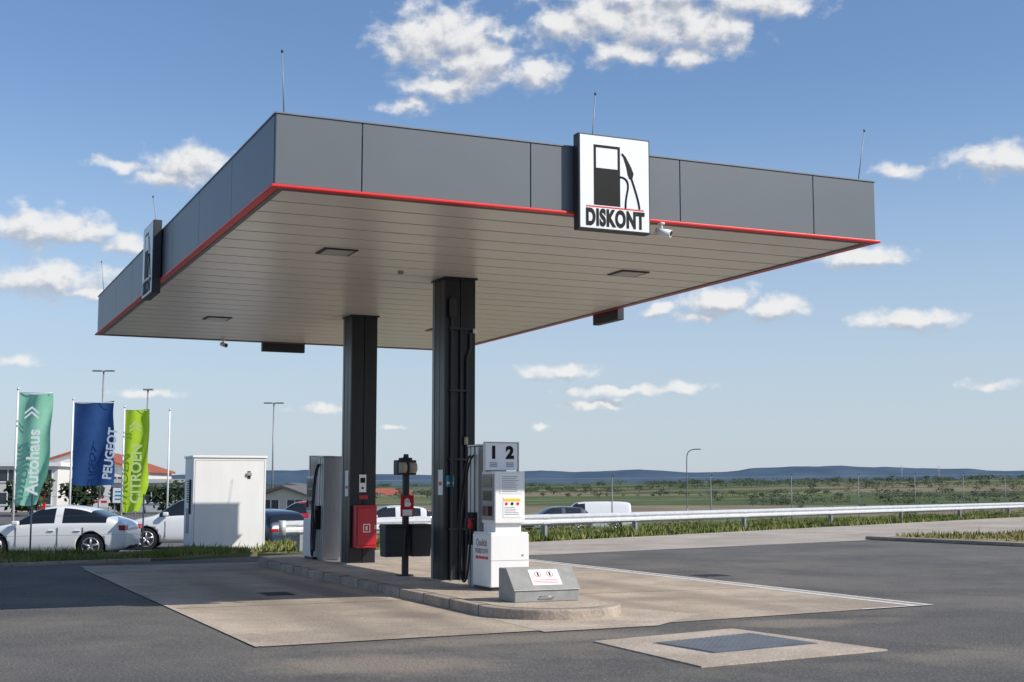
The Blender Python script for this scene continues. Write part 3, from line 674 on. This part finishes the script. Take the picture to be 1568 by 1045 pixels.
car('dark_blue_car',-9.3,50,R(-50),(.02,.035,.07),'hatch',4.3,1.8,-.75)
car('red_car',-9.4,60,R(8),(.42,.012,.02),'hatch',4.2,1.75,-.55)
car('white_van',-5.9,64,R(12),(.74,.74,.74),'hatch',4.3,1.8,-.8)
car('red_car',-3.5,70,R(180),(.35,.02,.02),'sedan',4.4,1.8,-1.0)
car('dark_minivan',2.7,86,R(15),(.05,.06,.08),'hatch',4.6,1.85,-1.15)
car('white_delivery_van',5.3,88,R(2),(.78,.79,.80),'van',4.9,1.95,-1.25)
car('dark_car',-24,52,R(0),(.05,.05,.055),'hatch',4.2,1.8,LOT)
car('blue_car',-21,46,R(5),(.05,.09,.16),'sedan',4.3,1.8,LOT)

# ---------------- buildings ----------------
M['plaster']=mat('white_plaster',(.66,.64,.60),.85,var=.06,scale=.5)
M['plaster2']=mat('cream_plaster',(.64,.58,.48),.85,var=.06,scale=.5)
M['rooftile']=mat('clay_roof',(.34,.09,.05),.8,var=.2,scale=2)
M['roofgrey']=mat('grey_roof',(.13,.12,.12),.8,var=.15,scale=2)
M['win']=mat('window_glass',(.04,.05,.065),.12)
M['metalwall']=mat('corrugated_wall',(.60,.62,.63),.5,.1,var=.06)
def building(name,X,Y,ang,w,d,h,wall,roof='flat',rm=None,rh=1.5,rows=2,cols=5,zb=None,fas=None,ov=.3):
    a,b=P(X,Y); g=G(name,(a,b,(tz(X,Y) if zb is None else zb)),ang-HEAD)
    box('walls',(-w/2,-d/2,-1),(w/2,d/2,h),wall,g)
    if roof=='flat':
        box('roof_slab',(-w/2-ov,-d/2-ov,h+.001),(w/2+ov,d/2+ov,h+.3),fas or M['roofgrey'],g)
    elif roof=='gable_x':
        v=[(-w/2-ov,-d/2-ov,h-.05),(w/2+ov,-d/2-ov,h-.05),(w/2+ov,d/2+ov,h-.05),(-w/2-ov,d/2+ov,h-.05),(-w/2-ov,0,h+rh),(w/2+ov,0,h+rh)]
        mesh('roof',v,[(0,1,5,4),(2,3,4,5),(0,4,3),(1,2,5),(0,3,2,1)],rm,g)
    else:
        v=[(-w/2,-d/2,h),(w/2,-d/2,h),(0,-d/2,h+rh),(-w/2,d/2,h),(w/2,d/2,h),(0,d/2,h+rh)]
        mesh('gable',v,[(0,1,2),(3,5,4),(0,3,4,1),(0,2,5,3),(1,4,5,2)],wall,g)
        t=.18
        for s in(-1,1):
            e0=Vector((s*(w/2+ov),0,h-ov*rh/(w/2)+.01)); e1=Vector((0,0,h+rh+.01))
            v=[(e0.x,-d/2-ov,e0.z),(0,-d/2-ov,e1.z),(0,d/2+ov,e1.z),(e0.x,d/2+ov,e0.z),(e0.x,-d/2-ov,e0.z+t),(0,-d/2-ov,e1.z+t),(0,d/2+ov,e1.z+t),(e0.x,d/2+ov,e0.z+t)]
            mesh('roof_slope',v,[(0,3,2,1),(4,5,6,7),(0,1,5,4),(1,2,6,5),(2,3,7,6),(3,0,4,7)],rm,g)
    fh=h/rows; W=[];Fm=[]
    for r_ in range(rows):
        for c_ in range(cols):
            cx=-w/2+(c_+.5)*w/cols; z0=r_*fh+fh*.35; z1=r_*fh+fh*.85; hw=min(.9,w/cols*.32)
            W.append(((cx-hw,-d/2-.02,z0),(cx+hw,-d/2-.005,z1)))
            Fm+= [((cx-hw-.08,-d/2-.06,z0-.1),(cx+hw+.08,-d/2-.001,z0-.01)),((cx-.03,-d/2-.05,z0),(cx+.03,-d/2-.021,z1)),((cx-hw-.07,-d/2-.05,z0),(cx-hw-.001,-d/2-.001,z1)),((cx+hw+.001,-d/2-.05,z0),(cx+hw+.07,-d/2-.001,z1))]
    boxes('windows',W,M['win'],g); boxes('window_frames',Fm,M['white'],g)
    return g
building('car_dealership',-45,112,R(2),18,14,3.6,M['plaster'],'flat',rows=2,cols=7,fas=M['white'],zb=-.3)
building('commercial_building',-36.5,118,R(3),10,14,3.2,M['plaster'],'gable_y',M['rooftile'],1.6,1,3,zb=-.2)
building('white_hall',-28,110,R(-5),9,9,2.3,M['metalwall'],'flat',rows=1,cols=3,fas=M['plaster'],zb=-.3)
building('shed',-16.9,104,R(0),4.4,6,1.9,M['plaster'],'gable_y',M['roofgrey'],.5,1,2,zb=-.6)
building('warehouse',-14.9,98,R(-14),3.6,9,1.6,M['plaster2'],'gable_y',M['roofgrey'],.6,1,2,zb=-.6)
building('farmhouse',-62,640,R(15),12,9,2.0,M['plaster'],'gable_x',M['rooftile'],2.2,1,4,zb=-2.8)
building('farmhouse',-40,600,R(-15),14,9,2,M['plaster'],'gable_x',M['roofgrey'],2.2,1,4,zb=-3)
building('farmhouse',-44,520,R(5),10,8,2,M['plaster'],'gable_x',M['rooftile'],1.8,1,3,zb=-3)
def board(X,Y,z,w,h,m,name='advertising_sign',tm=None):
    a,b=P(X,Y); g=G(name,(a,b,0),-HEAD); box('panel',(-w/2,-.05,z),(w/2,.05,z+h),m,g,bevel=.01)
    cyl('leg_1',(-w/2+.1,.08,-1),(-w/2+.1,.08,z+h*.8),.04,.04,M['post'],g); cyl('leg_2',(w/2-.1,.08,-1),(w/2-.1,.08,z+h*.8),.04,.04,M['post'],g)
    boxes('print',[((-w/2+.15,-.056,z+h*(.2+.25*i)),(w/2-.2-.2*i,-.0505,z+h*(.2+.25*i)+h*.1)) for i in range(3)],tm or M['greyink'],g)
board(-34.5,96,0,2.2,1.6,M['red'],tm=M['white']); board(-26,90,.6,1.6,1.0,M['white'],tm=M['blue']); board(-30,98,.2,1.2,1.6,M['white'],tm=M['red'])

# ---------------- distant trees ----------------
def treemass(name,pts,m,leaf=.5,per=110):
    V=[];F=[]
    for (X,Y,h,w) in pts:
        a,b=P(X,Y); z=tz(X,Y)
        k=len(V); r0=.04*h
        V+=[(a-r0,b,z-.3),(a+r0,b,z-.3),(a+r0*.6,b,z+h*.5),(a-r0*.6,b,z+h*.5)]; F.append((k,k+1,k+2,k+3))
        lobes=[(random.uniform(-.35,.35)*w,random.uniform(-.35,.35)*w,h*random.uniform(.3,.75),random.uniform(.24,.4)) for _ in range(6)]
        for i in range(per):
            lx,ly,lz,lr=random.choice(lobes)
            d=Vector((random.gauss(0,1),random.gauss(0,1),random.gauss(0,1))).normalized()*random.uniform(.5,1)
            c=Vector((a+lx+d.x*lr*w,b+ly+d.y*lr*w,z+max(.1*h,lz+d.z*lr*h*.75)))
            s=leaf*random.uniform(.5,1.2)*h/6; u=Vector((random.gauss(0,1),random.gauss(0,1),random.gauss(0,1))).normalized(); v=u.orthogonal().normalized()
            k=len(V); V+=[c-u*s,c+v*s*.8,c+u*s,c-v*s*.8]; F.append((k,k+1,k+2,k+3))
    me=bpy.data.meshes.new(name); me.from_pydata([tuple(v) for v in V],[],F); me.update(); me.materials.append(m)
    return link(bpy.data.objects.new(name,me))
pts=[]
def row(X0,Y0,X1,Y1,n,h0,h1,j=4,wr=2.0):
    for i in range(n):
        t=random.random(); h=random.uniform(h0,h1); pts.append((X0+(X1-X0)*t+random.uniform(-j,j),Y0+(Y1-Y0)*t+random.uniform(-j,j),h,h*random.uniform(1.0,wr)))
row(40,190,110,210,40,.7,1.5,4); row(40,260,150,300,55,1.1,2.2,6,2.6); row(50,330,220,420,70,1.3,2.6,9,2.6); row(60,520,420,640,80,2.0,3.4,16,3); row(-10,420,100,470,30,1.0,2.0,10); row(160,700,600,820,80,2.4,4.2,22,3)
row(-40,560,60,640,40,1.8,3.2,16,3); row(0,900,500,1100,80,3,5,40,3.2); row(-100,800,150,950,50,2.5,4,30,3); row(-60,330,-20,420,20,2.0,3.2,8); row(-300,900,-100,1000,40,3,5,30,3)
row(100,1400,900,1500,90,4.5,7.5,50,3.5); row(200,1950,1300,2150,100,6,10,60,4); row(-250,2150,900,2400,90,6,10,60,4)
treemass('distant_trees',pts,M['foliage'],leaf=.75,per=64)
pts2=[(-31.5,88,3.0,3.0),(-33,92,2.4,3),(-30,94,3.2,2.4),(-25.5,98,2.6,3),(-27.5,95,2.4,2.6),(-38,90,2.4,3)]
for i,q in enumerate(pts2): treemass('shrub',[q],M['foliage'],leaf=.45,per=500)
bs=[]
for i in range(60):
    s=random.uniform(-2,75); q=rl(s,-random.uniform(4.5,9)); h=random.uniform(.4,.95); bs.append((q[0],q[1],h,h*2))
M['bush']=grass_mat('bush_leaves',(.05,.07,.025),(.10,.12,.04),(.20,.18,.08)); 
treemass('roadside_bushes',bs,M['bush'],leaf=.45,per=260)

# ---------------- hills ----------------
def ridge(name,D,x0,x1,prof,m,depth,nz=.1,seed=0):
    V=[];F=[];n=420;rows=10
    def ph(t):
        for i in range(len(prof)-1):
            if prof[i][0]<=t<=prof[i+1][0]:
                f=(t-prof[i][0])/(prof[i+1][0]-prof[i][0]); return prof[i][1]*(1-sst(f))+prof[i+1][1]*sst(f)
        return prof[0][1] if t<prof[0][0] else prof[-1][1]
    for i in range(n+1):
        t=x0+(x1-x0)*i/n
        H=ph(t); H*=1+nz*noise.fractal(Vector((t*26,seed,0)),1,2,7)
        for j in range(rows+1):
            v=j/rows; Y=D+depth*v; X=t*D*(1+.15*v); a,b=P(X,Y)
            z=-8+(H+8)*math.sin(v*math.pi*.5)**.9+ (H*.10*noise.noise(Vector((X/240,Y/240,seed))) if 0<j<rows else 0)
            V.append((a,b,z))
    for i in range(n):
        for j in range(rows): k=i*(rows+1)+j; F.append((k,k+rows+1,k+rows+2,k+1))
    return mesh(name,V,F,m,smooth=True)
def az(px): return (px-784)/2052
M['hfar']=mat('far_hill_forest_hazed',(.058,.095,.145),1.0,scale=.003,c2=(.09,.135,.185),spec=0,detail=8); M['hmid']=mat('mid_hill_forest_hazed',(.045,.075,.075),1.0,scale=.004,c2=(.10,.135,.10),spec=0,detail=8)  # aerial haze painted into the hill colours, bluest on the far ridge
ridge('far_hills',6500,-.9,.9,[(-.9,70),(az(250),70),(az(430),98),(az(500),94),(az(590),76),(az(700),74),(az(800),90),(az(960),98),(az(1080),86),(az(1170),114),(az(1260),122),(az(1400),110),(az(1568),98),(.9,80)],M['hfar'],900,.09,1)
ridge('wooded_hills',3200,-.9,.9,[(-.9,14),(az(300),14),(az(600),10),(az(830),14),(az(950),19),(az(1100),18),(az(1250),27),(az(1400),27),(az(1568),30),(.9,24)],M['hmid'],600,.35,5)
for X,Y in ((1370,4700),(1500,4700)):
    a,b=P(X,Y); g=G('power_pylon',(a,b,30)); 
    for s in(-1,1): cyl('leg',(s*4,0,-30),(0,0,52),.7,.4,M['post'],g,4)
    cyl('arm',(-9,0,38),(9,0,38),.5,.5,M['post'],g,4); cyl('arm_2',(-6,0,46),(6,0,46),.5,.5,M['post'],g,4)

# ---------------- world ----------------
SUNV=Vector((4.6,-4.5,5.0)).normalized()
el=math.asin(SUNV.z); azm=math.atan2(SUNV.x,SUNV.y)
w=bpy.data.worlds.new('World'); scene.world=w; w.use_nodes=True; t=w.node_tree; n=t.nodes; l=t.links
bg=n['Background']; BS=.12; K=1/BS
sky=n.new('ShaderNodeTexSky'); sky.sky_type='NISHITA'; sky.sun_disc=False; sky.sun_elevation=el; sky.sun_rotation=azm; sky.altitude=200; sky.air_density=1.0; sky.dust_density=.5; sky.ozone_density=2.0
# clouds: azimuth / elevation (in 0.0279 degree units), half sizes, density
CL=[(-140,680,80,44,1),(-84,690,62,42,1),(-60,650,90,36,1),(36,634,50,26,1),(-105,612,80,22,.9),(-160,582,48,15,.85),(-20,690,50,24,.7),
(130,712,90,36,1),(230,705,90,48,1),(310,690,70,40,1),(400,728,90,26,1),(180,662,70,22,.9),(70,705,50,30,.9),(280,655,55,22,.9),(250,745,220,20,1),
(-494,483,62,28,1),(-594,476,58,12,.8),(-530,456,60,14,.85),(-699,378,88,28,1),(-584,358,45,22,.9),(-694,303,100,30,.95),(-640,285,90,16,.8),
(-734,183,60,14,.65),(-554,140,65,8,.7),(-299,121,45,9,.8),
(536,343,72,17,.95),(326,284,60,22,1),(400,272,60,20,.95),(231,272,28,12,.85),(601,247,85,17,.95),(290,262,60,12,.8),
(736,473,75,22,1),(586,468,55,14,.75),(76,179,60,13,1),(166,148,110,9,.9),(266,151,42,11,1),(130,126,66,8,.85),(41,96,24,5,.9),(716,150,75,13,.6),(-184,90,45,7,.6)]
k=.0279
def make_group(name,sub):
    gr=bpy.data.node_groups.new(name,'ShaderNodeTree')
    gr.interface.new_socket('Vector',in_out='INPUT',socket_type='NodeSocketVector'); gr.interface.new_socket('Density',in_out='OUTPUT',socket_type='NodeSocketFloat')
    gn,gl=gr.nodes,gr.links; gi_=gn.new('NodeGroupInput'); go=gn.new('NodeGroupOutput')
    def gnoise(scale,detail,rough,vec):
        x=gn.new('ShaderNodeTexNoise'); x.noise_dimensions='2D'; x.inputs['Scale'].default_value=scale; x.inputs['Detail'].default_value=detail; x.inputs['Roughness'].default_value=rough; gl.new(vec,x.inputs['Vector']); return x
    wn=gnoise(.8,3,.5,gi_.outputs[0])
    wa=gn.new('ShaderNodeVectorMath'); wa.operation='SUBTRACT'; gl.new(wn.outputs['Color'],wa.inputs[0]); wa.inputs[1].default_value=(.5,.5,.5)
    wm=gn.new('ShaderNodeVectorMath'); wm.operation='MULTIPLY_ADD'; gl.new(wa.outputs[0],wm.inputs[0]); wm.inputs[1].default_value=(1.3,.7,0); gl.new(gi_.outputs[0],wm.inputs[2])
    prev=None
    for (cx,cy,rx,ry,wt) in sub:
        ix,iy=1/(rx*k*1.25),1/(ry*k*1.35)
        m_=gn.new('ShaderNodeVectorMath'); m_.operation='MULTIPLY_ADD'; gl.new(wm.outputs[0],m_.inputs[0]); m_.inputs[1].default_value=(ix,iy,0); m_.inputs[2].default_value=(-cx*k*ix,-cy*k*iy,0)
        le=gn.new('ShaderNodeVectorMath'); le.operation='LENGTH'; gl.new(m_.outputs[0],le.inputs[0])
        sb=gn.new('ShaderNodeMath'); sb.operation='SUBTRACT'; sb.inputs[0].default_value=wt; gl.new(le.outputs['Value'],sb.inputs[1])
        if prev is None: prev=sb.outputs[0]
        else:
            mx=gn.new('ShaderNodeMath'); mx.operation='MAXIMUM'; gl.new(prev,mx.inputs[0]); gl.new(sb.outputs[0],mx.inputs[1]); prev=mx.outputs[0]
    mpn=gn.new('ShaderNodeVectorMath'); mpn.operation='MULTIPLY'; gl.new(gi_.outputs[0],mpn.inputs[0]); mpn.inputs[1].default_value=(.85,1.2,1)
    fn=gnoise(1.0,6,.56,mpn.outputs[0])
    ma=gn.new('ShaderNodeMath'); ma.operation='MULTIPLY_ADD'; gl.new(fn.outputs['Fac'],ma.inputs[0]); ma.inputs[1].default_value=1.35; gl.new(prev,ma.inputs[2])
    mb=gn.new('ShaderNodeMath'); mb.operation='SUBTRACT'; gl.new(ma.outputs[0],mb.inputs[0]); mb.inputs[1].default_value=.76
    gl.new(mb.outputs[0],go.inputs[0]); return gr
tc=n.new('ShaderNodeTexCoord')
def math_(op,a,b=None,c=None,clamp=False):
    x=n.new('ShaderNodeMath'); x.operation=op; x.use_clamp=clamp
    for i,v in enumerate((a,b,c)):
        if v is None: continue
        if isinstance(v,(int,float)): x.inputs[i].default_value=v
        else: l.new(v,x.inputs[i])
    return x.outputs[0]
rot=n.new('ShaderNodeVectorRotate'); rot.rotation_type='Z_AXIS'; rot.inputs['Angle'].default_value=HEAD; l.new(tc.outputs['Generated'],rot.inputs['Vector'])
sx=n.new('ShaderNodeSeparateXYZ'); l.new(rot.outputs[0],sx.inputs[0])
AZ=math_('MULTIPLY',math_('ARCTAN2',sx.outputs[0],sx.outputs[1]),57.2958)
EL=math_('MULTIPLY',math_('ARCSINE',sx.outputs[2]),57.2958)
cb_=n.new('ShaderNodeCombineXYZ'); l.new(AZ,cb_.inputs[0]); l.new(EL,cb_.inputs[1])
of=n.new('ShaderNodeVectorMath'); of.operation='ADD'; l.new(cb_.outputs[0],of.inputs[0]); of.inputs[1].default_value=(.2,.5,0)
def mapr(v,a,b,c=0,d=1,smooth=True):
    x=n.new('ShaderNodeMapRange'); x.interpolation_type='SMOOTHSTEP' if smooth else 'LINEAR'; l.new(v,x.inputs[0]); x.inputs[1].default_value=a; x.inputs[2].default_value=b; x.inputs[3].default_value=c; x.inputs[4].default_value=d; return x.outputs[0]
def mixc(f,a,b,mode='MIX'):
    x=n.new('ShaderNodeMix'); x.data_type='RGBA'; x.blend_type=mode
    if isinstance(f,(int,float)): x.inputs[0].default_value=f
    else: l.new(f,x.inputs[0])
    for s,v in((6,a),(7,b)):
        if isinstance(v,tuple): x.inputs[s].default_value=(*v,1)
        else: l.new(v,x.inputs[s])
    return x.outputs[2]
skyc=mixc(1.0,sky.outputs[0],(.95,1.06,1.18),'MULTIPLY')
haze=mapr(EL,-2,18,.85,0)
skyh=mixc(haze,skyc,(.53*K,.60*K,.70*K))
l.new(skyh,bg.inputs[0]); bg.inputs[1].default_value=BS
cur=bg.outputs[0]
SEC=[(-27,0,.8,9.5),(0,27,.8,9.5),(-27,-9,9.5,25),(-9,5,9.5,25),(5,27,9.5,25)]
for si,(a0,a1,e0,e1) in enumerate(SEC):
    sub=[c for c in CL if (c[0]+c[2]*2)*k+1>a0 and (c[0]-c[2]*2)*k-1<a1 and (c[1]+c[3]*2.6)*k+1>e0 and (c[1]-c[3]*2.6)*k-1<e1]
    if not sub: continue
    gr=make_group('cloud_field_%d'%si,sub)
    g1=n.new('ShaderNodeGroup'); g1.node_tree=gr; l.new(cb_.outputs[0],g1.inputs[0])
    g2=n.new('ShaderNodeGroup'); g2.node_tree=gr; l.new(of.outputs[0],g2.inputs[0])
    alpha=mapr(g1.outputs[0],-.12,.62,0,.97)
    lit=mapr(math_('SUBTRACT',g1.outputs[0],g2.outputs[0]),-.45,.42)
    shade=mixc(lit,(.45*K,.49*K,.57*K),(.86*K,.86*K,.86*K))
    b2=n.new('ShaderNodeBackground'); l.new(mixc(alpha,skyh,shade),b2.inputs[0]); b2.inputs[1].default_value=BS
    ia=math_('MULTIPLY',math_('GREATER_THAN',AZ,float(a0)),math_('LESS_THAN',AZ,a1+.0001)); ie=math_('MULTIPLY',math_('GREATER_THAN',EL,float(e0)),math_('LESS_THAN',EL,e1+.0001))
    ms=n.new('ShaderNodeMixShader'); l.new(math_('MULTIPLY',ia,ie),ms.inputs[0]); l.new(cur,ms.inputs[1]); l.new(b2.outputs[0],ms.inputs[2]); cur=ms.outputs[0]
l.new(cur,n['World Output'].inputs[0])
w.cycles.sampling_method='MANUAL'; w.cycles.sample_map_resolution=256

sd=bpy.data.lights.new('sun','SUN'); sd.energy=4.9; sd.angle=R(.5); sd.color=(1,.945,.86); so=bpy.data.objects.new('sun',sd); col.objects.link(so)
so.rotation_euler=SUNV.to_track_quat('Z','Y').to_euler(); so.location=(20,-20,30)

cd=bpy.data.cameras.new('camera'); cd.lens=46.8; cd.sensor_width=36; cd.clip_end=20000; cd.clip_start=.1
co=bpy.data.objects.new('camera',cd); col.objects.link(co); co.location=(CAM[0],CAM[1],1.6); co.rotation_euler=(R(96.3),0,-HEAD); scene.camera=co
scene.view_settings.view_transform='Standard'; scene.view_settings.look='None'; scene.view_settings.exposure=0
